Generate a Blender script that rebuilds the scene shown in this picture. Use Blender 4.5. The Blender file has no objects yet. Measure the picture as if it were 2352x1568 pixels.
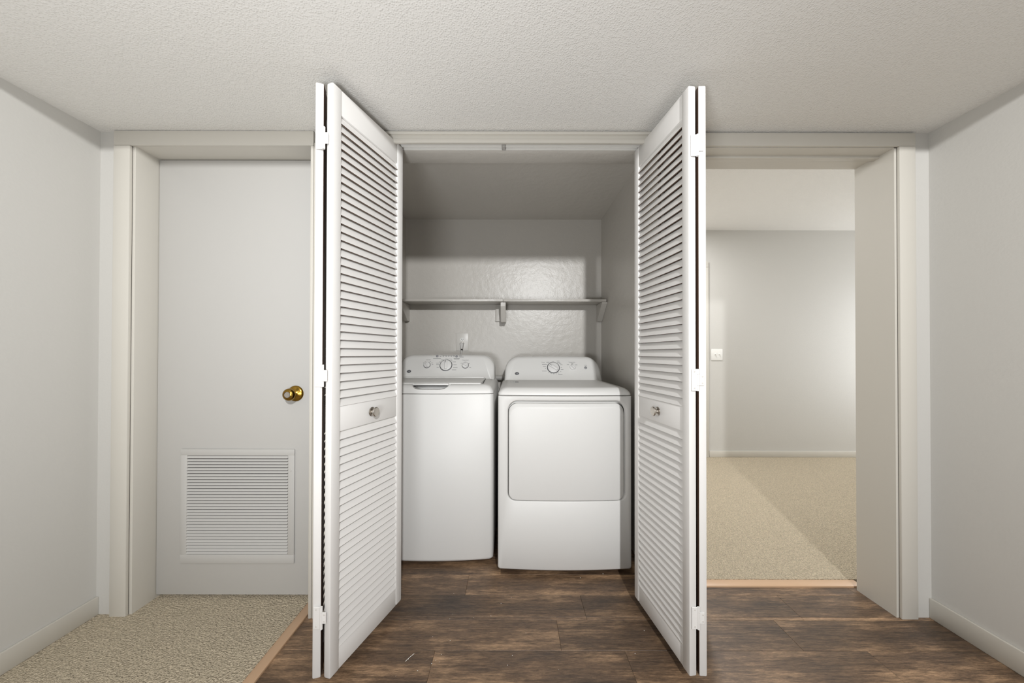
import bpy, bmesh, math, random
from mathutils import Vector, Matrix
random.seed(7)
S = bpy.context.scene
COL = S.collection
PI = math.pi
R = math.radians

# ------------------------------------------------------------------ camera
EYE = 1.125
F = 800.0                       # focal length in pixels of the 2352 px wide frame
YAW, PITCH, ROLL = R(0.0), R(0.4), R(0.1)
cam = bpy.data.cameras.new('camera'); camo = bpy.data.objects.new('camera', cam); COL.objects.link(camo)
cam.sensor_fit = 'HORIZONTAL'; cam.sensor_width = 36.0; cam.lens = F / 2352 * 36.0
cam.clip_start = 0.02
camo.location = (0, 0, EYE)
camo.rotation_euler = (Matrix.Rotation(-YAW, 3, 'Z') @ Matrix.Rotation(R(90) + PITCH, 3, 'X') @ Matrix.Rotation(ROLL, 3, 'Z')).to_euler()
cam.shift_x = -(F * math.tan(YAW)) / 2352
cam.shift_y = (29 - F * math.tan(PITCH)) / 2352
S.camera = camo

# ------------------------------------------------------------------ world, lights, exposure
w = bpy.data.worlds.new('World'); S.world = w; w.use_nodes = True
w.node_tree.nodes['Background'].inputs[0].default_value = (0.97, 0.985, 1.0, 1)
w.node_tree.nodes['Background'].inputs[1].default_value = 0.36

def lamp(name, typ, loc, energy, color=(1, 1, 1), rot=(0, 0, 0), **kw):
    l = bpy.data.lights.new(name, typ); l.energy = energy; l.color = color
    for k, v in kw.items(): setattr(l, k, v)
    o = bpy.data.objects.new(name, l); COL.objects.link(o); o.location = loc; o.rotation_euler = rot
    return o
# ceiling lamp of the room behind the camera: throws the header's and the right leaf's shadow into the closet
lamp('ceiling_lamp_light', 'POINT', (0.52, -1.9, 2.44), 400, (0.99, 0.996, 1.0), shadow_soft_size=0.065)
# flash beside the camera, turned up to the hall ceiling
lamp('bounce_flash_light', 'AREA', (-0.38, -0.35, 0.85), 27, (0.965, 0.985, 1.0), (R(152), 0, 0), shape='DISK', size=0.5)
# unseen side and overhead fills added to brighten the carpeted room beyond the passage
lamp('far_side_fill', 'AREA', (4.9, 3.0, 1.25), 42, (0.96, 0.98, 1.0), (0, R(90), 0), shape='RECTANGLE', size=1.5, size_y=1.4)
lamp('far_overhead_fill', 'AREA', (1.45, 3.15, 2.46), 30, (1.0, 1.0, 1.0), (0, 0, 0), shape='DISK', size=0.35)
S.view_settings.view_transform = 'Standard'; S.view_settings.look = 'None'
S.view_settings.gamma = 1.0; S.view_settings.use_curve_mapping = False
S.view_settings.exposure = -0.03
S.cycles.max_bounces = 6; S.cycles.diffuse_bounces = 4; S.cycles.glossy_bounces = 3; S.cycles.caustics_reflective = False; S.cycles.caustics_refractive = False

# ------------------------------------------------------------------ helpers
def lin(c):
    return tuple(((v / 255) / 12.92 if v / 255 <= 0.04045 else ((v / 255 + 0.055) / 1.055) ** 2.4) for v in c) + (1.0,)

def mat(name, rgb, rough=0.5, metal=0.0, spec=0.5, bump=None, vary=None, coat=0.0):
    """bump = list of (kind, scale, strength, distance); vary = (scale, amount) colour mottling"""
    m = bpy.data.materials.new(name); m.use_nodes = True
    nt = m.node_tree; b = nt.nodes['Principled BSDF']
    b.inputs['Base Color'].default_value = lin(rgb)
    b.inputs['Roughness'].default_value = rough
    b.inputs['Metallic'].default_value = metal
    b.inputs['Specular IOR Level'].default_value = spec
    b.inputs['Coat Weight'].default_value = coat
    tc = None
    if bump or vary:
        g = nt.nodes.new('ShaderNodeNewGeometry'); tc = g.outputs['Position']
    prev = None
    for kind, sc, st, dist in (bump or []):
        if kind == 'noise':
            t = nt.nodes.new('ShaderNodeTexNoise'); t.inputs['Scale'].default_value = sc; t.inputs['Detail'].default_value = 3
            out = t.outputs['Fac']; nt.links.new(tc, t.inputs['Vector'])
        elif kind == 'grain':
            mp = nt.nodes.new('ShaderNodeMapping'); mp.inputs['Scale'].default_value = (0.12, 1, 1); nt.links.new(tc, mp.inputs['Vector'])
            t = nt.nodes.new('ShaderNodeTexNoise'); t.inputs['Scale'].default_value = sc; t.inputs['Detail'].default_value = 4
            out = t.outputs['Fac']; nt.links.new(mp.outputs[0], t.inputs['Vector'])
        else:
            t = nt.nodes.new('ShaderNodeTexVoronoi'); t.inputs['Scale'].default_value = sc; t.feature = 'F1'
            nt.links.new(tc, t.inputs['Vector'])
            inv = nt.nodes.new('ShaderNodeMapRange'); inv.interpolation_type = 'SMOOTHSTEP'
            inv.inputs['From Min'].default_value = 0.12; inv.inputs['From Max'].default_value = 0.62; inv.inputs['To Min'].default_value = 1.0; inv.inputs['To Max'].default_value = 0.0
            nt.links.new(t.outputs['Distance'], inv.inputs['Value']); out = inv.outputs[0]
        bn = nt.nodes.new('ShaderNodeBump'); bn.inputs['Strength'].default_value = st; bn.inputs['Distance'].default_value = dist
        nt.links.new(out, bn.inputs['Height'])
        if prev: nt.links.new(prev, bn.inputs['Normal'])
        prev = bn.outputs['Normal']
    if prev: nt.links.new(prev, b.inputs['Normal'])
    if vary:
        t = nt.nodes.new('ShaderNodeTexNoise'); t.inputs['Scale'].default_value = vary[0]; t.inputs['Detail'].default_value = 5
        nt.links.new(tc, t.inputs['Vector'])
        hs = nt.nodes.new('ShaderNodeHueSaturation'); hs.inputs['Color'].default_value = lin(rgb)
        mr = nt.nodes.new('ShaderNodeMapRange'); mr.inputs['From Min'].default_value = 0.3; mr.inputs['From Max'].default_value = 0.7
        mr.inputs['To Min'].default_value = 1 - vary[1]; mr.inputs['To Max'].default_value = 1 + vary[1]
        nt.links.new(t.outputs['Fac'], mr.inputs['Value']); nt.links.new(mr.outputs[0], hs.inputs['Value'])
        nt.links.new(hs.outputs['Color'], b.inputs['Base Color'])
    return m

def wood_floor():
    m = bpy.data.materials.new('dark_wood_plank'); m.use_nodes = True
    nt = m.node_tree; N = nt.nodes; L = nt.links; b = N['Principled BSDF']
    g = N.new('ShaderNodeNewGeometry'); oi = N.new('ShaderNodeObjectInfo')
    off = N.new('ShaderNodeVectorMath'); off.operation = 'MULTIPLY_ADD'
    cmb = N.new('ShaderNodeCombineXYZ')
    for i in range(3): L.new(oi.outputs['Random'], cmb.inputs[i])
    L.new(cmb.outputs[0], off.inputs[0]); off.inputs[1].default_value = (37, 19, 11); L.new(g.outputs['Position'], off.inputs[2])
    def noise(sx, sy, sc, det, rough=0.6):
        mp = N.new('ShaderNodeMapping'); mp.inputs['Scale'].default_value = (sx, sy, 1); L.new(off.outputs[0], mp.inputs['Vector'])
        t = N.new('ShaderNodeTexNoise'); t.inputs['Scale'].default_value = sc; t.inputs['Detail'].default_value = det
        t.inputs['Roughness'].default_value = rough; L.new(mp.outputs[0], t.inputs['Vector']); return t.outputs['Fac']
    big = noise(1.2, 4.5, 2.1, 6, 0.7)           # wide tan and charcoal patches
    grain = noise(1.0, 22.0, 5.0, 12, 0.85)   # streaks along the board
    fine = noise(1.0, 12.0, 34.0, 6, 0.85)
    r1 = N.new('ShaderNodeValToRGB'); L.new(big, r1.inputs['Fac'])
    e = r1.color_ramp.elements
    e[0].position = 0.30; e[0].color = lin((72, 61, 53)); e[1].position = 0.72; e[1].color = lin((180, 150, 119))
    x = r1.color_ramp.elements.new(0.50); x.color = lin((108, 88, 70))
    r2 = N.new('ShaderNodeValToRGB'); L.new(grain, r2.inputs['Fac'])
    e = r2.color_ramp.elements; e[0].position = 0.34; e[0].color = lin((92, 86, 82)); e[1].position = 0.60; e[1].color = lin((255, 250, 244))
    mx = N.new('ShaderNodeMix'); mx.data_type = 'RGBA'; mx.blend_type = 'MULTIPLY'; mx.inputs['Factor'].default_value = 0.85
    L.new(r1.outputs[0], mx.inputs[6]); L.new(r2.outputs[0], mx.inputs[7])
    r3 = N.new('ShaderNodeValToRGB'); L.new(fine, r3.inputs['Fac'])
    e = r3.color_ramp.elements; e[0].position = 0.38; e[0].color = lin((120, 115, 110)); e[1].position = 0.58; e[1].color = (1, 1, 1, 1)
    mx2 = N.new('ShaderNodeMix'); mx2.data_type = 'RGBA'; mx2.blend_type = 'MULTIPLY'; mx2.inputs['Factor'].default_value = 0.75
    L.new(mx.outputs[2], mx2.inputs[6]); L.new(r3.outputs[0], mx2.inputs[7])
    hs = N.new('ShaderNodeHueSaturation'); L.new(mx2.outputs[2], hs.inputs['Color'])
    mr = N.new('ShaderNodeMapRange'); mr.inputs['To Min'].default_value = 1.3; mr.inputs['To Max'].default_value = 2.2
    L.new(oi.outputs['Random'], mr.inputs['Value']); L.new(mr.outputs[0], hs.inputs['Value'])
    L.new(hs.outputs[0], b.inputs['Base Color'])
    b.inputs['Roughness'].default_value = 0.42
    bn = N.new('ShaderNodeBump'); bn.inputs['Strength'].default_value = 0.25; bn.inputs['Distance'].default_value = 0.002
    L.new(grain, bn.inputs['Height']); L.new(bn.outputs[0], b.inputs['Normal'])
    return m

M = {
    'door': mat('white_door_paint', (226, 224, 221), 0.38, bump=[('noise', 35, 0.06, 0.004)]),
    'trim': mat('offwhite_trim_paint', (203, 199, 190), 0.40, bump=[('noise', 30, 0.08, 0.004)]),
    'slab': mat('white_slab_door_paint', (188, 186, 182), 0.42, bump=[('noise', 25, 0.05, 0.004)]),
    'closet': mat('grey_closet_paint', (193, 189, 182), 0.33, bump=[('noise', 24, 0.26, 0.007), ('noise', 110, 0.22, 0.0025)]),
    'hallwall': mat('grey_hall_paint', (199, 197, 192), 0.5, bump=[('noise', 90, 0.15, 0.003)]),
    'ceiling': mat('popcorn_ceiling', (226, 224, 220), 0.85, bump=[('voronoi', 165, 0.33, 0.004), ('noise', 70, 0.25, 0.006)]),
    'white': mat('white_appliance_enamel', (220, 219, 216), 0.42),
    'plastic': mat('white_appliance_plastic', (223, 222, 219), 0.32),
    'knobp': mat('pale_knob_plastic', (222, 221, 219), 0.30),
    'ring': mat('dial_ring', (86, 86, 90), 0.35),
    'print': mat('grey_print', (112, 112, 114), 0.6),
    'printd': mat('dark_print', (48, 48, 52), 0.5),
    'logo': mat('dark_logo', (44, 44, 48), 0.35),
    'silver': mat('silver_print', (205, 206, 210), 0.35, metal=0.4),
    'btn': mat('grey_button', (138, 138, 140), 0.4),
    'black': mat('black_rubber', (22, 21, 20), 0.6),
    'gap_shade': mat('brown_gap_shade_wood', (84, 62, 48), 0.6, bump=[('noise', 60, 0.1, 0.002)]),  # brown wood backs; the dark tone also paints shade into the louver gaps
    'dark': mat('dark_gap', (30, 28, 27), 0.7),
    'nickel': mat('satin_nickel', (196, 190, 182), 0.25, metal=1.0),
    'brass': mat('aged_brass', (150, 118, 52), 0.24, metal=1.0),
    'steel': mat('painted_track', (226, 224, 219), 0.35),
    'carpet': mat('beige_carpet', (208, 194, 170), 0.95, spec=0.1, bump=[('noise', 150, 1.0, 0.02)], vary=(160, 0.28)),
    'thresh': mat('tan_threshold', (202, 168, 136), 0.4),
    'plate': mat('painted_wall_plate', (204, 201, 195), 0.35),
    'switch': mat('white_switch_plate', (228, 227, 223), 0.3),
    'cord': mat('grey_cord', (188, 186, 182), 0.45),
    'duct': mat('grey_duct', (176, 174, 170), 0.45),
    'crumb': mat('white_crumb', (225, 222, 215), 0.8),
    'subfloor': mat('dark_underlay', (30, 25, 22), 0.8),
    'wood': wood_floor(),
}

WL = {}
def prop(o, label=None, cat=None, group=None, kind=None):
    if label: o['label'] = label
    if cat: o['category'] = cat
    if group: o['group'] = group
    if kind: o['kind'] = kind
    return o
def root(name, loc, **kw):
    o = bpy.data.objects.new(name, None); COL.objects.link(o); o.location = loc; o.empty_display_size = 0.1
    WL[o.name] = Vector(loc); return prop(o, **kw)
def link_mesh(name, me, wl, parent=None, rotz=0.0):
    o = bpy.data.objects.new(name, me); COL.objects.link(o); wl = Vector(wl); WL[o.name] = wl
    o.location = wl - (WL[parent.name] if parent else Vector())
    o.rotation_euler = (0, 0, rotz); o.parent = parent
    return o
def obj(name, bm, m, parent=None, smooth=True, angle=35, **kw):
    """bm in world coordinates -> ONE mesh object with its origin at its base centre"""
    bmesh.ops.recalc_face_normals(bm, faces=bm.faces)
    xs = [v.co for v in bm.verts]
    lo = Vector([min(c[i] for c in xs) for i in range(3)]); hi = Vector([max(c[i] for c in xs) for i in range(3)])
    wl = Vector(((lo.x + hi.x) / 2, (lo.y + hi.y) / 2, lo.z))
    bmesh.ops.translate(bm, verts=bm.verts, vec=-wl)
    me = bpy.data.meshes.new(name); bm.to_mesh(me); bm.free()
    me.materials.append(M[m] if isinstance(m, str) else m)
    if smooth:
        for p in me.polygons: p.use_smooth = True
        me.set_sharp_from_angle(angle=R(angle))
    return prop(link_mesh(name, me, wl, parent), **kw)
def bx(bm, x0, x1, y0, y1, z0, z1, bevel=0.0, seg=2, mtx=None):
    t = bmesh.new()
    bmesh.ops.create_cube(t, size=1.0)
    for v in t.verts:
        v.co = Vector(((x0 + x1) / 2 + v.co.x * (x1 - x0), (y0 + y1) / 2 + v.co.y * (y1 - y0), (z0 + z1) / 2 + v.co.z * (z1 - z0)))
    if bevel: bmesh.ops.bevel(t, geom=t.edges[:], offset=bevel, segments=seg, affect='EDGES', profile=0.5)
    if mtx is not None: bmesh.ops.transform(t, matrix=mtx, verts=t.verts)
    me = bpy.data.meshes.new('t'); t.to_mesh(me); t.free(); bm.from_mesh(me); bpy.data.meshes.remove(me)
    return bm
def box(name, x0, x1, y0, y1, z0, z1, m, parent=None, bevel=0.0, seg=2, mtx=None, **kw):
    return obj(name, bx(bmesh.new(), x0, x1, y0, y1, z0, z1, bevel, seg, mtx), m, parent, **kw)
def lathe(bm, prof, mtx, n=32, ex=1.0, ey=1.0):
    """prof: list of (radius, height) along local z"""
    rings = []
    for r, h in prof:
        if r < 1e-6: rings.append([bm.verts.new(mtx @ Vector((0, 0, h)))])
        else: rings.append([bm.verts.new(mtx @ Vector((r * ex * math.cos(2 * PI * i / n), r * ey * math.sin(2 * PI * i / n), h))) for i in range(n)])
    for a, b in zip(rings, rings[1:]):
        for i in range(n):
            j = (i + 1) % n
            if len(a) == 1 and len(b) == 1: continue
            if len(a) == 1: bm.faces.new((a[0], b[i], b[j]))
            elif len(b) == 1: bm.faces.new((a[i], a[j], b[0]))
            else: bm.faces.new((a[i], a[j], b[j], b[i]))
    if len(rings[0]) > 1: bm.faces.new(rings[0][::-1])
    if len(rings[-1]) > 1: bm.faces.new(rings[-1])
    return bm
def tube(bm, pts, r, n=10):
    pts = [Vector(p) for p in pts]; rings = []
    for i, p in enumerate(pts):
        d = (pts[min(i + 1, len(pts) - 1)] - pts[max(i - 1, 0)]).normalized()
        a = d.orthogonal().normalized() if abs(d.z) > 0.9 else d.cross(Vector((0, 0, 1))).normalized()
        if i and a.dot(prev) < 0: a = -a
        prev = a; c = d.cross(a)
        rings.append([bm.verts.new(p + a * r * math.cos(2 * PI * k / n) + c * r * math.sin(2 * PI * k / n)) for k in range(n)])
    for a, b in zip(rings, rings[1:]):
        for k in range(n): bm.faces.new((a[k], a[(k + 1) % n], b[(k + 1) % n], b[k]))
    bm.faces.new(rings[0][::-1]); bm.faces.new(rings[-1]); return bm
def loft(bm, loops, cap0='fan', cap1='fan'):
    vs = [[bm.verts.new(p) for p in lp] for lp in loops]
    n = len(vs[0])
    for a, b in zip(vs, vs[1:]):
        for i in range(n):
            bm.faces.new((a[i], a[(i + 1) % n], b[(i + 1) % n], b[i]))
    for lp, cp in ((vs[0], cap0), (vs[-1], cap1)):
        if cp == 'fan': bm.faces.new(lp)
        elif cp == 'strip':
            h = n // 2
            for i in range(h - 1): bm.faces.new((lp[i], lp[i + 1], lp[n - 2 - i], lp[n - 1 - i]))
    return bm
def rr(x0, x1, z0, z1, rt, rb, ns=16, nc=8, rl=None):
    """rounded rectangle as top half (left to right) then bottom half (right to left), points paired by order"""
    def half(z, r, sgn):
        p = [(x0 + r - r * math.cos(PI / 2 * k / nc), z - sgn * r + sgn * r * math.sin(PI / 2 * k / nc)) for k in range(nc + 1)]
        q = [(x1 - r + r * math.sin(PI / 2 * k / nc), z - sgn * r + sgn * r * math.cos(PI / 2 * k / nc)) for k in range(nc + 1)]
        m_ = [(x0 + r + (x1 - x0 - 2 * r) * k / ns, z) for k in range(1, ns)]
        return p + m_ + q
    return half(z1, rt, 1) + half(z0, rb, -1)[::-1]
def bool_diff(o, cutter):
    md = o.modifiers.new('b', 'BOOLEAN'); md.operation = 'DIFFERENCE'; md.object = cutter; md.solver = 'EXACT'
    dg = bpy.context.evaluated_depsgraph_get(); dg.update()
    me = bpy.data.meshes.new_from_object(o.evaluated_get(dg)); o.modifiers.clear(); o.data = me
    me.materials.clear() if False else None
    for p in me.polygons: p.use_smooth = True
    me.set_sharp_from_angle(angle=R(30))
    bpy.data.objects.remove(cutter, do_unlink=True)
def wx(px, y): return (px - 1176) / F * y          # photo pixel -> world at depth y
def wz(py, y): return EYE - (py - 813) / F * y

# ------------------------------------------------------------------ the setting
YW0, YW1 = 1.50, 1.673          # front wall: hall face, closet face
CEIL = 2.083                    # low hall ceiling
CL, CR = -0.79, 0.692           # closet opening
XB0, XB1, YB, CZ = -0.827, 0.692, 2.70, 2.171   # closet inside
HL, HR = -1.78, 1.80            # hall side walls
DL, DR = -1.64, -0.865          # left door opening
PL, PR = 0.82, 1.66             # passage opening
FARY, FARC = 3.81, 2.487

fl = box('floor', HL - 0.1, HR + 0.1, -1.0, YB + 0.05, -0.06, -0.012, 'subfloor', kind='structure')
# planks: rows run along X, seams as read from the photograph
seams = [1.635 + 0.152 * k for k in range(-17, 8)]
joint = {1.635: [-0.217, 0.70], 1.483: [-0.62, 0.32], 1.331: [-1.2, 0.19], 1.179: [-0.29, 0.43]}
def planks(xa, xb, ya, yb, y_start):
    for y0 in seams:
        y1 = y0 + 0.152
        a, b = max(y0, ya), min(y1, yb)
        if b - a < 0.01: continue
        cuts = joint.get(round(y0, 3))
        if cuts is None:
            s = xa - random.uniform(0.05, 0.85); cuts = []
            while s < xb: s += 0.92; cuts.append(s)
        else:
            lo_, hi_ = cuts[0], cuts[-1]
            cuts = sorted(cuts + [lo_ - 0.92, hi_ + 0.92, hi_ + 1.84])
        e = [xa] + [c for c in cuts if xa + 0.03 < c < xb - 0.03] + [xb]
        for p, q in zip(e, e[1:]):
            box('plank', p + 0.0003, q - 0.0003, a + 0.0003, b - 0.0003, -0.012, 0.0, 'wood', fl, bevel=0.0007, seg=1, smooth=False)
planks(-0.876, HR, -0.95, YW0, 0)
planks(XB0, XB1, YW0, YB, 0)
planks(XB1 + 0.02, HR, YW0, 1.692, 0)

box('floor_carpet_hall', HL, -0.916, -0.95, 1.66, -0.012, 0.008, 'carpet', kind='structure')
box('trim_1', -0.917, -0.876, -0.95, 1.66, -0.012, 0.007, 'thresh', bevel=0.003, kind='structure')
box('trim_2', PL - 0.02, HR - 0.1, 1.692, 1.742, -0.012, 0.007, 'thresh', bevel=0.003, kind='structure')
box('floor_carpet_far_room', XB1 + 0.10, 5.2, 1.742, FARY + 0.1, -0.03, 0.008, 'carpet', kind='structure')

box('ceiling', HL - 0.1, HR + 0.1, 0.93, YW0 + 0.10, CEIL, CEIL + 0.06, 'ceiling', kind='structure')
box('wall_soffit', HL - 0.1, HR + 0.1, 0.90, 0.93, CEIL, 2.56, 'hallwall', smooth=False, kind='structure')
box('ceiling_room', HL - 0.1, HR + 0.1, -0.55, 0.90, 2.49, 2.55, 'ceiling', kind='structure')
box('ceiling_closet', XB0 - 0.05, XB1 + 0.05, YW1, YB + 0.05, CZ, CZ + 0.05, 'closet', kind='structure')
box('ceiling_far_room', XB1 + 0.06, 5.2, YW1 - 0.06, FARY + 0.1, FARC, FARC + 0.05, 'ceiling', kind='structure')

# front wall with closet opening, door opening and passage opening
HEAD, DHEAD, PHEAD = 2.068, 2.03, 2.024
def wallseg(bm, x0, x1, z0, z1, y0=YW0, y1=YW1): bx(bm, x0, x1, y0, y1, z0, z1)
bm = bmesh.new()
wallseg(bm, HL - 0.1, DL, 0, 2.25); wallseg(bm, DL, DR, DHEAD, 2.25); wallseg(bm, DR, CL - 0.02, 0, 2.25)
wallseg(bm, CL - 0.02, CR + 0.02, HEAD + 0.012, 2.25); wallseg(bm, CR + 0.02, PL, 0, 2.25)
wallseg(bm, PL, PR, PHEAD, 2.52); wallseg(bm, PR, HR + 0.1, 0, 2.52)
bx(bm, CR + 0.02, PR, YW1 - 0.06, YW1, 2.25, 2.52)
obj('wall_front', bm, 'hallwall', smooth=False, kind='structure')
bm = bmesh.new(); bx(bm, XB0 - 0.06, XB0, YW1 - 0.001, YB + 0.06, 0, 2.25); obj('wall_closet_left', bm, 'closet', smooth=False, kind='structure')
bm = bmesh.new(); bx(bm, XB1, XB1 + 0.10, YW1, FARY, 0, 2.55); obj('wall_closet_right', bm, 'closet', smooth=False, kind='structure')
bm = bmesh.new(); bx(bm, XB0 - 0.06, XB1, YB, YB + 0.06, 0, 2.25); obj('wall_closet_back', bm, 'closet', smooth=False, kind='structure')
# closet jamb liner with the stop board that hangs behind the track
bm = bmesh.new()
bx(bm, CL - 0.02, CL, YW0 - 0.002, YW1 + 0.002, 0, HEAD, 0.002, 1); bx(bm, CR, CR + 0.02, YW0 - 0.002, YW1 - 0.001, 0, HEAD, 0.002, 1)
bx(bm, CL - 0.02, CR + 0.02, YW0 - 0.002, YW1 + 0.002, HEAD, HEAD + 0.012)
obj('trim_3', bm, 'trim', kind='structure')
box('trim_4', CL, CR, 1.568, YW1, 2.043, HEAD, 'closet', bevel=0.002, kind='structure')
# closet head and side casing
bm = bmesh.new()
bx(bm, CL - 0.055, CR + 0.055, YW0 - 0.012, YW0, 2.030, 2.066, 0.003)
bx(bm, CL - 0.055, CR + 0.055, YW0 - 0.018, YW0 - 0.006, 2.028, 2.047, 0.003)
bx(bm, CL - 0.055, CR + 0.055, YW0 - 0.020, YW0, 2.064, 2.0775, 0.004)
obj('trim_5', bm, 'trim', kind='structure')
bm = bmesh.new(); bx(bm, CL - 0.06, CL, YW0 - 0.014, YW0, 0.0, 2.03, 0.003); obj('trim_6', bm, 'trim', kind='structure')
bm = bmesh.new(); bx(bm, CR, CR + 0.06, YW0 - 0.014, YW0, 0.0, 2.03, 0.003); obj('trim_7', bm, 'trim', kind='structure')
# left door frame
bm = bmesh.new()
bx(bm, DL - 0.07, DR + 0.012, YW0 - 0.014, YW0, 2.018, CEIL - 0.002, 0.003)
bx(bm, DR, DR + 0.013, YW0 - 0.014, YW1, 0.0, 2.0178, 0.003)
bx(bm, DL - 0.07, DL, YW0 - 0.014, YW0, 0.0, 2.0178, 0.003)
bx(bm, DL - 0.005, DL + 0.012, YW0, YW1, 0.0, 2.03, 0.002); bx(bm, DL, DR, YW0, YW1, 2.02, 2.03)
obj('trim_8', bm, 'trim', kind='structure')
# passage casing and jamb
bm = bmesh.new()
bx(bm, PL - 0.055, PR + 0.07, YW0 - 0.013, YW0, PHEAD - 0.004, 2.077, 0.003)
bx(bm, PL - 0.055, PL, YW0 - 0.013, YW0, 0, PHEAD - 0.0042, 0.003); bx(bm, PR, PR + 0.07, YW0 - 0.013, YW0, 0, PHEAD - 0.0042, 0.003)
bx(bm, PL - 0.002, PL + 0.004, YW0, YW1, 0, PHEAD); bx(bm, PR - 0.01, PR + 0.002, YW0, YW1, 0, PHEAD); bx(bm, PL, PR, YW0, YW1, PHEAD - 0.006, PHEAD)
bx(bm, PL, PR, 1.560, 1.590, PHEAD - 0.016, PHEAD - 0.004, 0.002)
obj('trim_9', bm, 'trim', kind='structure')
# hall side walls
box('wall_left', HL - 0.1, HL, -0.55, YW0, 0, 2.49, 'hallwall', smooth=False, kind='structure')
box('wall_right', HR, HR + 0.1, -0.55, YW0, 0, 2.49, 'hallwall', smooth=False, kind='structure')
box('baseboard_left', HL, HL + 0.012, -0.55, YW0, 0.008, 0.085, 'trim', bevel=0.003, kind='structure')
box('baseboard_right', HR - 0.012, HR, -0.55, YW0, 0.0, 0.085, 'trim', bevel=0.003, kind='structure')
# far room
box('wall_far_room_back', XB1, 5.3, FARY, FARY + 0.1, -0.03, FARC + 0.05, 'hallwall', smooth=False, kind='structure')
box('wall_far_room_right', 5.1, 5.2, YW0, FARY, -0.03, FARC + 0.05, 'hallwall', smooth=False, kind='structure')
box('wall_far_room_front', HR + 0.1, 5.2, YW1 - 0.06, YW1, -0.03, FARC + 0.05, 'hallwall', smooth=False, kind='structure')
box('baseboard_far', 2.15, 5.1, FARY - 0.014, FARY, 0.008, 0.075, 'trim', bevel=0.003, kind='structure')
# casing and slab of the door in the far wall
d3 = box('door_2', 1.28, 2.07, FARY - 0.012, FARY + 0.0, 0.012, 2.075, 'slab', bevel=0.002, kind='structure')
bm = bmesh.new()
bx(bm, 2.075, 2.142, FARY - 0.022, FARY, 0.008, 2.0745, 0.004); bx(bm, 1.21, 1.275, FARY - 0.022, FARY, 0.008, 2.0745, 0.004)
bx(bm, 1.21, 2.142, FARY - 0.022, FARY, 2.075, 2.14, 0.004)
obj('door_casing', bm, 'trim', d3)

# ------------------------------------------------------------------ left slab door with knob and return-air grille
LY = 1.60
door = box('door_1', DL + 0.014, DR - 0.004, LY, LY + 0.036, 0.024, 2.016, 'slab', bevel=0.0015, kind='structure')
gx1, gx0 = wx(680, LY), wx(680, LY) - 0.52
gz0, gz1 = wz(1291, LY), wz(1031, LY)
fw = 0.030
gr = bmesh.new()
sx0, sx1, sz0, sz1 = gx0 + fw, gx1 - fw, gz0 + fw + 0.012, gz1 - fw
bx(gr, gx0, gx1, LY - 0.008, LY, sz1, gz1, 0.003); bx(gr, gx0, gx1, LY - 0.008, LY, gz0, sz0, 0.003)
bx(gr, gx0, sx0, LY - 0.008, LY, sz0 - 0.004, sz1 + 0.004, 0.003); bx(gr, sx1, gx1, LY - 0.008, LY, sz0 - 0.004, sz1 + 0.004, 0.003)
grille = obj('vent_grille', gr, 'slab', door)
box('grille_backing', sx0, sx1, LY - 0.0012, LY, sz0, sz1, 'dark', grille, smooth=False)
sm = bmesh.new(); bx(sm, -(sx1 - sx0) / 2, (sx1 - sx0) / 2, -0.0007, 0.0007, -0.0055, 0.0055)
bmesh.ops.transform(sm, matrix=Matrix.Rotation(R(-38), 4, 'X'), verts=sm.verts)
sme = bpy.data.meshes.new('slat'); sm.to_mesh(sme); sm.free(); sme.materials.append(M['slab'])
ns = 33
for k in range(ns):
    link_mesh('slat', sme, ((sx0 + sx1) / 2, LY - 0.006, sz0 + (k + 0.5) * (sz1 - sz0) / ns), grille)
for zz in (wz(1080, LY), wz(1240, LY)):
    bm = bmesh.new(); lathe(bm, [(0.004, 0), (0.004, 0.001), (0, 0.0018)], Matrix.Translation((sx1 + 0.014, LY - 0.008, zz)) @ Matrix.Rotation(R(90), 4, 'X'), 12)
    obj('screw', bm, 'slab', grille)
kx, kz = wx(680, LY), wz(904, LY)
KM = Matrix.Translation((kx, LY, kz)) @ Matrix.Rotation(R(90), 4, 'X')
bm = bmesh.new()
lathe(bm, [(0.036, 0), (0.036, 0.003), (0.034, 0.006), (0.028, 0.009), (0.018, 0.012), (0.012, 0.016), (0.011, 0.026), (0.014, 0.030), (0.021, 0.034),
           (0.026, 0.040), (0.0275, 0.047), (0.0265, 0.054), (0.022, 0.060), (0.0145, 0.063), (0.0145, 0.061)], KM, 40)
kn = obj('door_knob', bm, 'brass', door)
bm = bmesh.new(); lathe(bm, [(0.0135, 0.058), (0.0135, 0.0625), (0.012, 0.064)], KM, 28); bx(bm, -0.001, 0.001, -0.006, 0.006, 0.0638, 0.0645, mtx=KM)
obj('key_cylinder', bm, 'nickel', kn)

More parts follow.
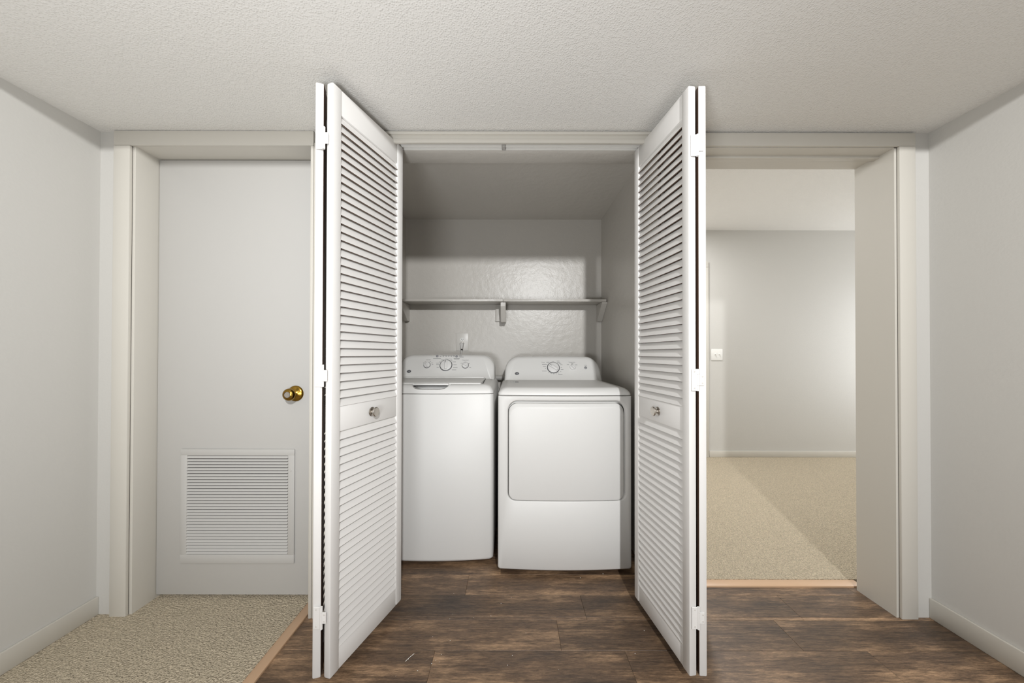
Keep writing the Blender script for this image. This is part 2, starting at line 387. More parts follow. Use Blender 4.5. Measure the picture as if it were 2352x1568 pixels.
# ------------------------------------------------------------------ bifold doors
Z0, Z1, TH = 0.041, 2.041, 0.0265
RT, RM0, RM1, RB = 1.953, 0.857, 0.943, 0.116       # rails
SW = 0.040                                          # stile width
pitch_s = 0.0289
SLAT_BACK = (0, 5, 6)
def slat_mesh(L):
    b = bmesh.new(); prof = []
    hw, ht = 0.0157, 0.0023
    pts = [(-hw, -ht), (-hw, ht * 0.7), (-hw + 0.0008, ht), (hw - 0.002, ht), (hw, ht * 0.3), (hw, -ht * 0.6), (hw - 0.001, -ht)]
    a = R(70)
    # local: x along the slat, y = out of the front face (negative = front), z up
    P = [(p * math.cos(a) - q * math.sin(a), p * math.sin(a) + q * math.cos(a)) for p, q in pts]
    l0 = [b.verts.new((-L / 2, y, z)) for y, z in P]; l1 = [b.verts.new((L / 2, y, z)) for y, z in P]
    n = len(P)
    for i in range(n): b.faces.new((l0[i], l0[(i + 1) % n], l1[(i + 1) % n], l1[i]))
    b.faces.new(l0[::-1]); b.faces.new(l1)
    b.faces.ensure_lookup_table()
    for i in SLAT_BACK: b.faces[i].material_index = 1      # brown back and lower edge, tone standing in for shade between slats
    bmesh.ops.recalc_face_normals(b, faces=b.faces)
    me = bpy.data.meshes.new('slat'); b.to_mesh(me); b.free(); me.materials.append(M['door']); me.materials.append(M['gap_shade'])
    return me
def leaf(rt, near, far, side, knob, pin_far):
    """near / far: front-face corner points (x, y); side = +1 when the front face looks towards +X"""
    n_, f_ = Vector(near), Vector(far); d = f_ - n_; L = d.length; u = d / L
    n = Vector((u.y, -u.x)) if side > 0 else Vector((-u.y, u.x))
    # local frame: x along u, y = into the leaf (-n), z up
    B = Matrix(((u.x, -n.x, 0, n_.x), (u.y, -n.y, 0, n_.y), (0, 0, 1, 0), (0, 0, 0, 1)))
    def lb(name, x0, x1, y0, y1, z0, z1, bev=0.004):
        o = box(name, x0, x1, y0, y1, z0, z1, 'door', rt, bevel=bev, seg=2, mtx=B)
        o.data.materials.append(M['gap_shade'])
        for p in o.data.polygons:
            if p.normal.x * n.x + p.normal.y * n.y < -0.8: p.material_index = 1      # brown back, its tone darkening the gap between the leaves
        return o
    lb('stile', 0, SW, 0, TH, Z0, Z1, 0.0045); lb('stile', L - SW, L, 0, TH, Z0, Z1, 0.0065)
    lb('top_rail', SW - 0.001, L - SW + 0.001, 0.003, TH - 0.003, RT, Z1, 0.0015)
    lb('middle_rail', SW - 0.001, L - SW + 0.001, 0.003, TH - 0.003, RM0, RM1, 0.0015)
    lb('bottom_rail', SW - 0.001, L - SW + 0.001, 0.003, TH - 0.003, Z0, RB, 0.0015)
    me = slat_mesh(L - 2 * SW + 0.004)
    c = n_ + u * (L / 2) - n * 0.0085
    # mesh local -y must look along n
    rz = math.atan2(-n.x * -1, -n.y * 1) if False else math.atan2(n.x, -n.y)
    for z0, z1 in ((RB, RM0), (RM1, RT)):
        k = round((z1 - z0) / pitch_s)
        for i in range(k):
            o = link_mesh('slat', me, (c.x, c.y, z0 + (i + 0.5) * (z1 - z0) / k), rt, rz)
    if knob:
        kc = n_ + u * (L * 0.51)
        KB = Matrix.Translation((kc.x, kc.y, 0.900)) @ Vector((n.x, n.y, 0)).to_track_quat('Z', 'Y').to_matrix().to_4x4() @ Matrix.Translation((0, 0, -0.003))
        b = bmesh.new()
        lathe(b, [(0.0085, 0.002), (0.0075, 0.009), (0.010, 0.0125), (0.0165, 0.0155), (0.0185, 0.018), (0.0185, 0.0205), (0.0165, 0.0225), (0, 0.0240)], KB, 32)
        kk = obj('knob', b, 'nickel', rt)
        b = bmesh.new(); lathe(b, [(0.0180, 0), (0.0180, 0.002), (0.0145, 0.004), (0.0085, 0.005)], KB, 32); obj('rose', b, 'nickel', kk)
    if pin_far:
        pc = n_ + u * (L - 0.022) - n * (TH / 2)
        b = bmesh.new(); lathe(b, [(0.009, Z1 - 0.004), (0.009, Z1 + 0.003), (0.0045, Z1 + 0.004), (0.0045, Z1 + 0.008), (0.0085, Z1 + 0.009), (0.0085, Z1 + 0.018)], Matrix.Translation((pc.x, pc.y, 0)), 16)
        obj('guide_pin', b, 'nickel', rt)
    return B, u, n
def hinge(rt, xg0, xg1, xo, xi, y, zc, sgn):
    """surface hinge on the near edges: xo/xi = far edges of the big and the small leaf; xg0..xg1 the gap"""
    b = bmesh.new()
    a, c = sorted((xo, xg0 + sgn * 0.001)); bx(b, a, c, y - 0.0018, y + 0.0008, zc - 0.037, zc + 0.037, 0.001, 1)
    h = obj('hinge', b, 'door', rt)
    b = bmesh.new(); a, c = sorted((xi, xg1 - sgn * 0.001)); bx(b, a, c, y - 0.0018, y + 0.0008, zc - 0.019, zc + 0.019, 0.001, 1); obj('small_leaf', b, 'door', h)
    xm = (xg0 + xg1) / 2
    for za, zb in ((-0.037, -0.019), (-0.0185, 0.0185), (0.019, 0.037)):
        b = bmesh.new(); lathe(b, [(0.0046, zc + za), (0.0046, zc + zb)], Matrix.Translation((xm, y - 0.0008, 0)), 14); obj('knuckle', b, 'door', h)
    for xs, zs in ((xo + sgn * 0.010, 0.028), (xo + sgn * 0.010, -0.028), (xi - sgn * 0.006, 0.011), (xi - sgn * 0.006, -0.011)):
        b = bmesh.new(); lathe(b, [(0.0026, 0.0), (0.0026, 0.0008), (0.0012, 0.0011), (0.0012, 0.0007)], Matrix.Translation((xs, y - 0.0016, zc + zs)) @ Matrix.Rotation(R(90), 4, 'X'), 10)
        obj('screw', b, 'plate', h)

bl = root('louvered_bifold_door', (-0.64, 1.36, 0.0), kind='thing', cat='door', group='louvered closet doors',
          label='white louvered bifold door folded open beside the washing machine')
leaf(bl, (-0.604, 1.166), (-0.4846, 1.544), +1, True, True)
leaf(bl, (-0.6635, 1.166), (-0.782, 1.542), -1, False, False)
for zz in (wz(318, 1.171), wz(863, 1.171), wz(1413, 1.171)):
    hinge(bl, -0.6365, -0.6295, -0.6595, -0.617, 1.1650, zz, +1)
br = root('louvered_bifold_door', (0.63, 1.38, 0.0), kind='thing', cat='door', group='louvered closet doors',
          label='white louvered bifold door folded open beside the clothes dryer')
leaf(br, (0.599, 1.179), (0.550, 1.571), -1, True, True)
leaf(br, (0.659, 1.179), (0.684, 1.571), +1, False, False)
for zz in (wz(335, 1.187), wz(871, 1.187), wz(1410, 1.187)):
    hinge(br, 0.6255, 0.6315, 0.606, 0.649, 1.1775, zz, +1)

# ------------------------------------------------------------------ door track
tr = root('sliding_door_track', (0.0, 1.552, 2.044), cat='track', label='pale metal sliding track under the head of the closet opening')
xm = wx(1156, 1.54)
for a, c in ((CL + 0.001, xm - 0.008), (xm + 0.008, CR - 0.001)):
    b = bmesh.new(); bx(b, a, c, 1.540, 1.543, 2.044, HEAD, 0.0008, 1); bx(b, a, c, 1.562, 1.565, 2.044, HEAD, 0.0008, 1); bx(b, a, c, 1.540, 1.565, HEAD - 0.003, HEAD)
    obj('rail', b, 'steel', tr)
b = bmesh.new(); bx(b, xm - 0.007, xm + 0.007, 1.532, 1.566, 2.042, HEAD, 0.0015, 1); obj('centre_stop', b, 'duct', tr)

# ------------------------------------------------------------------ shelf in the closet
YS0 = 2.515
sh = root('wall_shelf', (-0.07, 2.60, 1.378), cat='shelf', label='long grey painted wooden wall shelf on brackets above the washer and dryer')
SZ0, SZ1 = wz(692, YS0), wz(692, YS0) + 0.0185
xs = wx(1155, YS0)
for a, c in ((XB0 + 0.001, xs - 0.001), (xs + 0.001, 0.682)):
    box('board', a, c, YS0, YB - 0.0005, SZ0, SZ1, 'closet', sh, bevel=0.002)
def side_bracket(x0, x1, dz, dy):
    b = bmesh.new(); ztop, zb = SZ0 - 0.0005, SZ0 - 0.128
    P = [(YB - 0.001, ztop), (YS0 + 0.012, ztop), (YS0 + 0.012, ztop - dz), (YB - dy, zb), (YB - 0.001, zb)]
    l0 = [(x0, y, z) for y, z in P]; l1 = [(x1, y, z) for y, z in P]
    loft(b, [l0, l1]); bmesh.ops.bevel(b, geom=b.edges[:], offset=0.0015, segments=1, affect='EDGES')
    obj('bracket', b, 'closet', sh, smooth=False)
side_bracket(XB0 + 0.0005, XB0 + 0.034, 0.055, 0.055); side_bracket(XB1 - 0.040, XB1 - 0.0005, 0.010, 0.030)
box('wall_cleat', wx(1138, 2.68), wx(1151, 2.68), YB - 0.020, YB - 0.0005, wz(738, 2.69), SZ0 - 0.0005, 'closet', sh, bevel=0.002)
b = bmesh.new(); ztop, zb = SZ0 - 0.0005, wz(740, 2.62)
P = [(YB - 0.0005, ztop), (YS0 + 0.02, ztop), (YS0 + 0.02, ztop - 0.03), (2.60, zb), (YB - 0.0005, zb)]
loft(b, [[(wx(1150, 2.58), y, z) for y, z in P], [(wx(1161.5, 2.58), y, z) for y, z in P]]); bmesh.ops.bevel(b, geom=b.edges[:], offset=0.0015, segments=1, affect='EDGES')
obj('bracket', b, 'closet', sh, smooth=False)

# ------------------------------------------------------------------ appliances
def outline(cx, w_, yf, bow, yb, inset, r=0.022, n=28):
    """closed outline in plan, bowed front, rounded front corners"""
    x0, x1 = cx - w_ / 2 + inset, cx + w_ / 2 - inset
    fy = lambda x: yf + inset + bow * ((x - cx) / (w_ / 2)) ** 2
    pts = []
    e = fy(x0)
    for k in range(7):
        a = PI / 2 * k / 6; pts.append((x0 + r - r * math.cos(a), e + r - r * math.sin(a) - (0 if k < 6 else 0)))
    for k in range(1, n):
        x = x0 + r + (x1 - x0 - 2 * r) * k / n; pts.append((x, fy(x) + (fy(x0) - fy(x0 + r)) * (abs(x - cx) / (w_ / 2 - r - inset)) ** 8))
    for k in range(7):
        a = PI / 2 * k / 6; pts.append((x1 - r + r * math.sin(a), e + r - r * math.cos(a)))
    pts += [(x1, yb - inset * 0.3), (x0, yb - inset * 0.3)]
    return pts
def stack(bm, prm, levels):
    loft(bm, [[(x, y, z) for x, y in outline(*prm, inset=i)] for z, i in levels]); return bm

def console(name, parent, x0, x1, zb, zt, yb, yt, yback, rt_, taper, arch, m='plastic'):
    k = (yt - yb) / (zt - zb); cx = (x0 + x1) / 2
    def L(ins, dy, grow=0.0):
        pts = rr(x0 + ins, x1 - ins, zb + (ins if ins < 0.004 else 0.004), zt - ins, rt_, 0.012, 20, 10)
        out = []
        for x, z in pts:
            t = (z - zb) / (zt - zb); s = (x - cx) * (1 - taper * max(t, 0)) ; h = z - arch * max(t, 0) * ((x - cx) / (x1 - x0) * 2) ** 2
            out.append((cx + s, yb + (z - zb) * k + dy, h))
        return out
    def back(ins):
        return [(x, yback, z) for x, y, z in L(ins, 0)]
    bm = bmesh.new()
    loft(bm, [back(0), L(0, 0.030), L(0.002, 0.016), L(0.006, 0.008), L(0.012, 0.003), L(0.020, 0.0)], 'strip', 'strip')
    obj(name, bm, m, parent, angle=50)
    nrm = Vector((0, -1, k)).normalized(); up = Vector((0, k, 1)).normalized()
    def face(px, py):
        y = (yb + (EYE - zb) * k) / (1 + k * (py - 813) / F)
        return Vector((wx(px, y), y, wz(py, y)))
    def MX(px, py, lift=0.0):
        p = face(px, py) + nrm * lift
        X = Vector((1, 0, 0)); Y = up
        return Matrix(((X.x, Y.x, nrm.x, p.x), (X.y, Y.y, nrm.y, p.y), (X.z, Y.z, nrm.z, p.z), (0, 0, 0, 1)))
    return MX
def text_mesh(bm, s, size, mtx, thick=0.0):
    cu = bpy.data.curves.new('t', 'FONT'); cu.body = s; cu.size = size; cu.align_x = 'CENTER'; cu.align_y = 'CENTER'; cu.resolution_u = 2
    o = bpy.data.objects.new('t', cu); COL.objects.link(o)
    dg = bpy.context.evaluated_depsgraph_get(); dg.update()
    me = bpy.data.meshes.new_from_object(o.evaluated_get(dg)); me.transform(mtx)
    bm.from_mesh(me); bpy.data.meshes.remove(me); bpy.data.objects.remove(o, do_unlink=True); bpy.data.curves.remove(cu)
def quad(bm, mtx, x0, x1, y0, y1):
    v = [bm.verts.new(mtx @ Vector((x, y, 0))) for x, y in ((x0, y0), (x1, y0), (x1, y1), (x0, y1))]; bm.faces.new(v)
def dial(parent, MXp, r, ang, ring=True, name='dial'):
    b = bmesh.new()
    lathe(b, [(r, 0), (r, 0.006), (r * 0.93, 0.009), (r * 0.90, 0.0095), (0, 0.0095)], MXp, 40)
    d = obj(name, b, 'knobp', parent)
    b = bmesh.new(); G = MXp @ Matrix.Rotation(R(ang), 4, 'Z')
    bx(b, -r * 0.26, r * 0.26, -r * 0.86, r * 0.90, 0.009, 0.020, r * 0.16, 3, mtx=G); obj('grip', b, 'knobp', d)
    b = bmesh.new(); bx(b, -r * 0.04, r * 0.04, r * 0.35, r * 0.80, 0.0198, 0.0205, mtx=G); obj('pointer', b, 'print', d, smooth=False)
    if ring:
        b = bmesh.new(); lathe(b, [(r * 1.02, 0.0), (r * 1.12, 0.0), (r * 1.12, 0.002), (r * 1.07, 0.003), (r * 1.02, 0.002), (r * 1.02, 0.0)], MXp, 48); obj('ring', b, 'ring', d)
    return d
def button(parent, MXp, r):
    b = bmesh.new(); lathe(b, [(r, 0), (r, 0.0022), (r * 0.85, 0.003), (0, 0.003)], MXp, 24); obj('button', b, 'btn', parent)
def logo(parent, MXp, rx_):
    b = bmesh.new(); lathe(b, [(rx_, 0), (rx_, 0.0006), (rx_ * 0.95, 0.001), (0, 0.001)], MXp, 32, 1.0, 0.78); lg = obj('logo_badge', b, 'logo', parent)
    b = bmesh.new(); text_mesh(b, 'GE', rx_ * 1.05, MXp @ Matrix.Translation((0, 0, 0.0014)) @ Matrix.Shear('XZ', 4, (0, 0)))
    obj('lettering', b, 'silver', lg, smooth=False)
    b = bmesh.new(); lathe(b, [(rx_ * 0.86, 0.0009), (rx_ * 0.93, 0.0009), (rx_ * 0.93, 0.0013), (rx_ * 0.86, 0.0013), (rx_ * 0.86, 0.0009)], MXp, 32, 1.0, 0.78)
    obj('badge_rim', b, 'silver', lg)
def feet(parent, xs, ys, z1):
    for x in xs:
        for y in ys:
            b = bmesh.new(); lathe(b, [(0.020, 0.0), (0.022, 0.004), (0.022, 0.012), (0.010, 0.014), (0.010, z1)], Matrix.Translation((x, y, 0)), 18); obj('foot', b, 'black', parent)

# --- washer
wcx, ww = -0.443, 0.686
WP = (wcx, ww, 1.860, 0.024, 2.53)
ws = root('washing_machine', (wcx, 2.19, 0.0), cat='washer', label='white top-loading washing machine with three control knobs, in the closet')
wz0 = 0.020
b = stack(bmesh.new(), WP, [(wz0, 0.006), (wz0 + 0.006, 0.001), (wz0 + 0.012, 0.0), (0.906, 0.0), (0.909, 0.002), (0.9095, 0.012), (0.9135, 0.012)])
obj('cabinet', b, 'white', ws)
b = stack(bmesh.new(), WP, [(0.9125, 0.002), (0.914, 0.0), (0.926, 0.002), (0.938, 0.008), (0.948, 0.016), (0.955, 0.026), (0.959, 0.037), (0.9605, 0.050)])
top = obj('top_deck', b, 'white', ws)
hx0, hx1, hy = wx(940, 1.87), wx(1034, 1.87), 1.862
cb = bmesh.new()
P0 = [(hx0, 0.975), (hx1, 0.975), (hx1 - 0.004, 0.957), (hx1 - 0.030, 0.938), (hx1 - 0.055, 0.934), (hx0 + 0.055, 0.934), (hx0 + 0.030, 0.938), (hx0 + 0.004, 0.957)]
loft(cb, [[(x, hy - 0.05, z) for x, z in P0], [(x, hy + 0.060, z) for x, z in P0]])
bmesh.ops.recalc_face_normals(cb, faces=cb.faces)
cut = obj('cutter', cb, 'white'); bool_diff(top, cut)
b = bmesh.new(); bx(b, wcx - ww / 2 + 0.035, -0.172, 1.918, 2.322, 0.9600, 0.9665, 0.0025)
lid = obj('lid', b, 'white', ws)
b = bmesh.new(); bx(b, hx0 + 0.012, hx1 - 0.012, 1.897, 1.935, 0.9535, 0.9645, 0.004); obj('lid_lip', b, 'white', lid)
b = bmesh.new(); loft(b, [[(-0.164, 1.935, z), (-0.159, 1.935, z), (-0.172, 2.29, z), (-0.177, 2.29, z)] for z in (0.9595, 0.9622)]); obj('lid_slot_shade', b, 'dark', ws, smooth=False)  # dark strip laid on the deck for the shade in the lid gap
b = bmesh.new(); bx(b, hx0 + 0.016, hx1 - 0.020, 1.893, 1.920, 0.9488, 0.9536, 0.001, 1); obj('handle_shade_bar', b, 'dark', ws)  # solid dark bar in place of the shade under the lid lip
b = bmesh.new(); bx(b, wcx - ww / 2 + 0.035, -0.185, 2.3235, 2.345, 0.9605, 0.9735, 0.003); obj('hinge_strip', b, 'plastic', ws)
MXw = console('console', ws, -0.783, -0.116, 0.948, 1.121, 2.3275, 2.42, 2.52, 0.085, 0.02, 0.006)
dial(ws, MXw(1024.5, 839), 0.0385, 4)
dial(ws, MXw(981, 838.5), 0.021, 18); dial(ws, MXw(1069, 839), 0.021, 60)
button(ws, MXw(1004.5, 818), 0.0088); button(ws, MXw(1049, 818.5), 0.0088)
logo(ws, MXw(939.5, 853, 0.0), 0.0145)
pb = bmesh.new()
def bar(px0, px1, py, MXf, h=0.0026):
    m_ = MXf((px0 + px1) / 2, py, 0.0006); l = abs(MXf(px1, py).translation.x - MXf(px0, py).translation.x); quad(pb, m_, -l / 2, l / 2, -h / 2, h / 2)
for px0, px1, py in ((995, 1013, 823.4), (1042, 1056, 823.2), (1043, 1055, 824.6), (1054, 1061, 817.2), (1055, 1065, 819.8), (1010.5, 1013.5, 818.4),
                     (1013, 1020, 827), (1035, 1039, 827.3), (1008, 1013, 831.4), (1002, 1009, 834), (1002, 1009, 837.3), (1003, 1008, 843.8),
                     (1039, 1047, 831.2), (1041.5, 1049, 837.5), (1041, 1051, 844.2), (1038, 1048, 849.3),
                     (972, 976, 833.5), (976, 979, 831), (987, 990, 831), (991, 994, 833.5), (992, 995, 836.8), (1058, 1061, 834), (1067, 1071, 831.5), (1076, 1079, 834.6), (1078, 1082, 844)):
    bar(px0, px1, py, MXw, 0.0024)
for i in range(5): bar(1016.5 + i * 6, 1021 + i * 6, 816.6, MXw, 0.0022); bar(1018 + i * 6, 1019.6 + i * 6, 818.9, MXw, 0.0030)
text_mesh(pb, 'Load Size', 0.0085, MXw(984, 826.4, 0.0006)); text_mesh(pb, 'Temperature', 0.0085, MXw(1069, 827, 0.0006)); text_mesh(pb, 'Water Station', 0.0078, MXw(1030.5, 824.3, 0.0006))
obj('printed_markings', pb, 'print', ws, smooth=False, kind='stuff')
feet(ws, (wcx - 0.29, wcx + 0.29), (1.96, 2.45), wz0 + 0.002)

# --- dryer
dcx, dw = 0.272, 0.686
DYF, DBOW = 1.772, 0.017
DP = (dcx, dw, DYF + 0.036, DBOW, 2.52)
dr = root('clothes_dryer', (dcx, 2.15, 0.0), cat='dryer', label='white front-loading clothes dryer with a wide blank door, in the closet')
b = stack(bmesh.new(), DP, [(0.026, 0.006), (0.032, 0.001), (0.9095, 0.0), (0.910, 0.012), (0.9165, 0.012)]); obj('cabinet', b, 'white', dr)
by = lambda x: DYF + DBOW * ((x - dcx) / (dw / 2)) ** 2
x0, x1 = dcx - dw / 2, dcx + dw / 2
hole = (wx(1165.5, 1.776), wx(1440, 1.784), wz(1150, 1.775), wz(919, 1.775))
def FL(x0_, x1_, z0_, z1_, rt_, rb_, dy): return [(x, by(x) + dy, z) for x, z in rr(x0_, x1_, z0_, z1_, rt_, rb_, 20, 8)]
dd = (wx(1168.5, 1.776), wx(1434, 1.784), wz(1148.8, 1.775), wz(934, 1.775))
b = bmesh.new()
HR_ = (0.055, 0.040)
loft(b, [FL(x0, x1, 0.026, 0.911, 0.004, 0.012, 0.036), FL(x0, x1, 0.026, 0.911, 0.004, 0.012, 0.009), FL(x0 + 0.0025, x1 - 0.0025, 0.0285, 0.910, 0.004, 0.012, 0.003), FL(x0 + 0.009, x1 - 0.009, 0.034, 0.907, 0.004, 0.012, 0.0),
         FL(hole[0] - 0.004, hole[1] + 0.004, hole[2] - 0.003, hole[3] + 0.006, HR_[0] + .003, HR_[1] + .002, 0.0), FL(hole[0], hole[1], hole[2], hole[3], *HR_, 0.0025), FL(dd[0] - 0.0028, dd[1] + 0.0035, dd[2] - 0.0022, hole[3] - 0.003, *HR_, 0.012),
         FL(dd[0] - 0.0028, dd[1] + 0.0035, dd[2] - 0.0022, hole[3] - 0.004, *HR_, 0.034)], None, 'strip')
obj('front_panel', b, 'white', dr, angle=40)
b = bmesh.new()
loft(b, [FL(dd[0], dd[1], dd[2], dd[3] + 0.0165, 0.045, 0.036, 0.0335), FL(dd[0], dd[1], dd[2], dd[3] + 0.0165, 0.045, 0.036, 0.014), FL(dd[0], dd[1], dd[2], dd[3] + 0.0145, 0.045, 0.036, 0.011),
         FL(dd[0] + 0.0006, dd[1] - 0.0006, dd[2] + 0.0006, dd[3] + 0.002, 0.045, 0.036, 0.0045), FL(dd[0] + 0.003, dd[1] - 0.003, dd[2] + 0.002, dd[3] - 0.002, 0.045, 0.036, 0.0008), FL(dd[0] + 0.010, dd[1] - 0.010, dd[2] + 0.008, dd[3] - 0.007, 0.042, 0.034, -0.0005)], None, 'strip')
obj('door', b, 'white', dr, angle=40)
b = bmesh.new()
loft(b, [FL(dd[0] - 0.0027, dd[1] + 0.0034, dd[2] - 0.0021, dd[3] + 0.0168, 0.0455, 0.038, 0.0125), FL(dd[0] + 0.0002, dd[1] - 0.0002, dd[2] + 0.0002, dd[3] + 0.0163, 0.045, 0.036, 0.0125)], None, None)
obj('door_gap_shade', b, 'dark', dr, smooth=False)  # dark ring added as the shade in the gap around the door
DPT = (dcx, dw, DYF, DBOW, 2.52)
b = stack(bmesh.new(), DPT, [(0.9145, 0.003), (0.916, 0.0), (0.924, 0.001), (0.934, 0.007), (0.942, 0.015), (0.948, 0.024), (0.952, 0.034), (0.9535, 0.048)])
obj('top_panel', b, 'white', dr)
MXd = console('console', dr, -0.052, 0.609, 0.939, 1.111, 2.3242, 2.42, 2.51, 0.088, 0.035, 0.005)
dial(dr, MXd(1271, 844), 0.0385, 55)
dial(dr, MXd(1315.5, 843), 0.021, 40, ring=False); button(dr, MXd(1345, 844), 0.0100)
logo(dr, MXd(1187.5, 857.5), 0.0145)
pb = bmesh.new()
for px0, px1, py in ((1255, 1262, 831.5), (1269, 1271.5, 829.8), (1279, 1285, 828.6), (1279, 1286, 831.8), (1283, 1289, 834.3), (1286, 1292, 837), (1245, 1256, 836.3), (1247, 1254, 841),
                     (1252, 1254, 845.4), (1245, 1256, 851.8), (1288, 1290.5, 843.5), (1288, 1294, 848.4), (1286.5, 1289, 852.9), (1282, 1284.5, 856.3), (1277, 1279, 858), (1271, 1273, 858.4),
                     (1265, 1267, 857.5), (1259, 1261, 855.5), (1282, 1292, 859.3), (1302, 1307, 836.8), (1312, 1317, 835), (1321, 1326, 837.2), (1342, 1348, 838.6)):
    bar(px0, px1, py, MXd, 0.0024)
text_mesh(pb, 'Timed', 0.0085, MXd(1247.5, 831.8, 0.0006)); text_mesh(pb, 'Temperature', 0.0085, MXd(1313.5, 831.5, 0.0006))
obj('printed_markings', pb, 'print', dr, smooth=False, kind='stuff')
# small grey rating sticker and letters on the deck in front of the console
b = bmesh.new(); sy = 2.16
bx(b, wx(1183, sy), wx(1191, sy), sy - 0.055, sy + 0.03, 0.9535, 0.9540); obj('sticker', b, 'btn', dr, smooth=False)
b = bmesh.new(); text_mesh(b, 'LT', 0.028, Matrix.Translation((wx(1177.5, sy), sy - 0.01, 0.9540)) @ Matrix.Scale(2.2, 4, (0, 1, 0))); obj('printed_letters', b, 'btn', dr, smooth=False)
feet(dr, (dcx - 0.29, dcx + 0.29), (1.90, 2.45), 0.028)

# ------------------------------------------------------------------ between and behind the machines
du = root('dryer_duct', (-0.12, 2.63, 0.80), cat='duct', label='pale grey duct and hose behind the gap between the washer and the dryer')
b = bmesh.new(); tube(b, [(-0.20, 2.655, 0.945), (-0.14, 2.655, 0.946), (-0.05, 2.65, 0.944), (0.02, 2.645, 0.94)], 0.020, 16); obj('duct_pipe', b, 'duct', du)
b = bmesh.new(); tube(b, [(-0.095, 2.61, 0.02), (-0.098, 2.61, 0.35), (-0.096, 2.61, 0.70), (-0.105, 2.60, 0.86), (-0.12, 2.60, 0.90)], 0.014, 14); obj('drain_hose', b, 'duct', du)
b = bmesh.new(); tube(b, [(-0.075, 2.20, 0.60), (-0.082, 2.20, 0.69), (-0.088, 2.21, 0.715), (-0.094, 2.23, 0.68)], 0.007, 10)

# ------------------------------------------------------------------ outlet with plug and cord
YO = YB - 0.0005
ou = root('power_outlet', (wx(1062, YO), YO, wz(806, YO)), cat='outlet', label='grey painted double power outlet on the closet wall above the washer')
box('cover_plate', wx(1048, YO), wx(1076, YO), YO - 0.006, YO, wz(806, YO), wz(765, YO), 'plate', ou, bevel=0.0025)
for py in (779.8, 791.5):
    c = Vector((wx(1062, YO), YO - 0.006, wz(py, YO)))
    b = bmesh.new(); lathe(b, [(0.0165, 0), (0.0165, 0.0015), (0.0155, 0.0022), (0, 0.0022)], Matrix.Translation(c) @ Matrix.Rotation(R(90), 4, 'X'), 28, 1.0, 0.86); rc = obj('receptacle', b, 'switch', ou)
    b = bmesh.new()
    for dx, hh in ((-0.0064, 0.0042), (0.0064, 0.0036)): bx(b, c.x + dx - 0.0014, c.x + dx + 0.0014, c.y - 0.0027, c.y - 0.0018, c.z + 0.002 - hh, c.z + 0.002 + hh)
    bx(b, c.x - 0.0024, c.x + 0.0024, c.y - 0.0027, c.y - 0.0018, c.z - 0.0115, c.z - 0.0065); obj('slots', b, 'dark', rc, smooth=False)
b = bmesh.new(); lathe(b, [(0.003, 0), (0.003, 0.001), (0, 0.0015)], Matrix.Translation((wx(1062, YO), YO - 0.006, wz(785.6, YO))) @ Matrix.Rotation(R(90), 4, 'X'), 12); obj('screw', b, 'nickel', ou)
pc = root('power_plug', (wx(1061, 2.66), 2.66, 1.10), cat='plug', label='short grey plug and cord in the lower socket behind the washer')
cx_ = wx(1061.5, YO); yf_ = YO - 0.0085
b = bmesh.new()
P0 = [(-0.017, 0.018), (-0.010, 0.022), (0.010, 0.022), (0.017, 0.018), (0.0085, -0.026), (0.006, -0.030), (-0.006, -0.030), (-0.0085, -0.026)]
zc = wz(793.5, YO)
loft(b, [[(cx_ + x, yf_, zc + z) for x, z in P0], [(cx_ + x * .95, yf_ - 0.014, zc + z * .96) for x, z in P0], [(cx_ + x * .7, yf_ - 0.021, zc + z * .85) for x, z in P0]])
obj('plug', b, 'cord', pc)
b = bmesh.new(); tube(b, [(cx_, yf_ - 0.010, zc - 0.026), (cx_ - 0.002, yf_ - 0.014, zc - 0.045), (cx_ - 0.005, yf_ - 0.020, zc - 0.075), (cx_ - 0.01, yf_ - 0.03, zc - 0.13), (cx_ - 0.02, yf_ - 0.06, zc - 0.30), (cx_ - 0.02, yf_ - 0.07, zc - 0.5)], 0.0055, 12); obj('cable', b, 'cord', pc)
b = bmesh.new(); lathe(b, [(0.008, -0.036), (0.0085, -0.026)], Matrix.Translation((cx_, yf_ - 0.010, zc)), 14); obj('strain_relief', b, 'dark', pc)

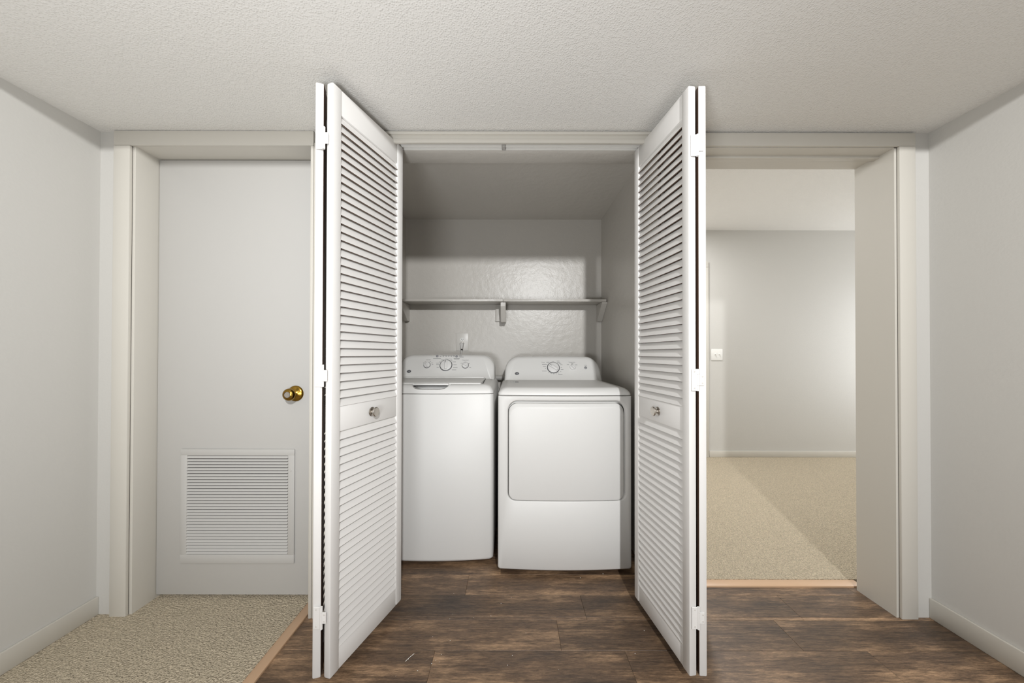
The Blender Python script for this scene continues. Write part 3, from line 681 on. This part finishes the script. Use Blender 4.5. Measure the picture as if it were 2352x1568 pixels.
# ------------------------------------------------------------------ light switch on the far wall
sw = root('light_switch', (wx(1646, FARY), FARY, wz(824, FARY)), cat='light switch', label='white double toggle light switch on the grey wall of the carpeted room')
zc = wz(813.5, FARY); xc = wx(1646, FARY)
box('cover_plate', xc - 0.062, xc + 0.062, FARY - 0.007, FARY - 0.0003, zc - 0.062, zc + 0.062, 'switch', sw, bevel=0.003)
for s in (-1, 1):
    b = bmesh.new(); bx(b, -0.005, 0.005, -0.018, 0.0, -0.006, 0.006, 0.0015, 1, mtx=Matrix.Translation((xc + s * 0.023, FARY - 0.006, zc + 0.002)) @ Matrix.Rotation(R(-25), 4, 'X')); tg = obj('toggle', b, 'switch', sw)
    for t in (-1, 1):
        b = bmesh.new(); lathe(b, [(0.003, 0), (0.003, 0.0008), (0, 0.0012)], Matrix.Translation((xc + s * 0.023, FARY - 0.007, zc + t * 0.030)) @ Matrix.Rotation(R(90), 4, 'X'), 10); obj('screw', b, 'switch', sw)

# ------------------------------------------------------------------ crumbs on the floor
b = bmesh.new()
spots = [(1385, 1315), (1333, 1324), (1042, 1407), (1035, 1418), (1089, 1415), (1129, 1411), (1175, 1369), (1284, 1533), (1178, 1501), (1209, 1450), (996, 1459), (1036, 1468), (944, 1437),
         (1044, 1360), (1152, 1383), (994, 1520), (1003, 1512), (1012, 1516), (990, 1531), (940, 1510), (1133, 1276), (1458, 1496), (1479, 1444), (962, 1536), (1016, 1499), (912, 1548), (1167, 1523)]
for px, py in spots:
    y = EYE * F / (py - 813); x = wx(px, y); s = random.uniform(0.0007, 0.0018)
    t = Matrix.Translation((x, y, s * 0.6)) @ Matrix.Rotation(random.uniform(0, 6), 4, 'Z')
    bmesh.ops.create_icosphere(b, subdivisions=1, radius=s, matrix=t @ Matrix.Diagonal((1.3, 1, 0.7, 1)))
tube(b, [(wx(939, 1.31), 1.282, 0.001), (wx(946, 1.31), 1.300, 0.0012), (wx(953, 1.31), 1.315, 0.001)], 0.0009, 5)
obj('crumbs', b, 'crumb', kind='stuff', label='small white crumbs scattered over the dark plank floor', cat='crumbs')
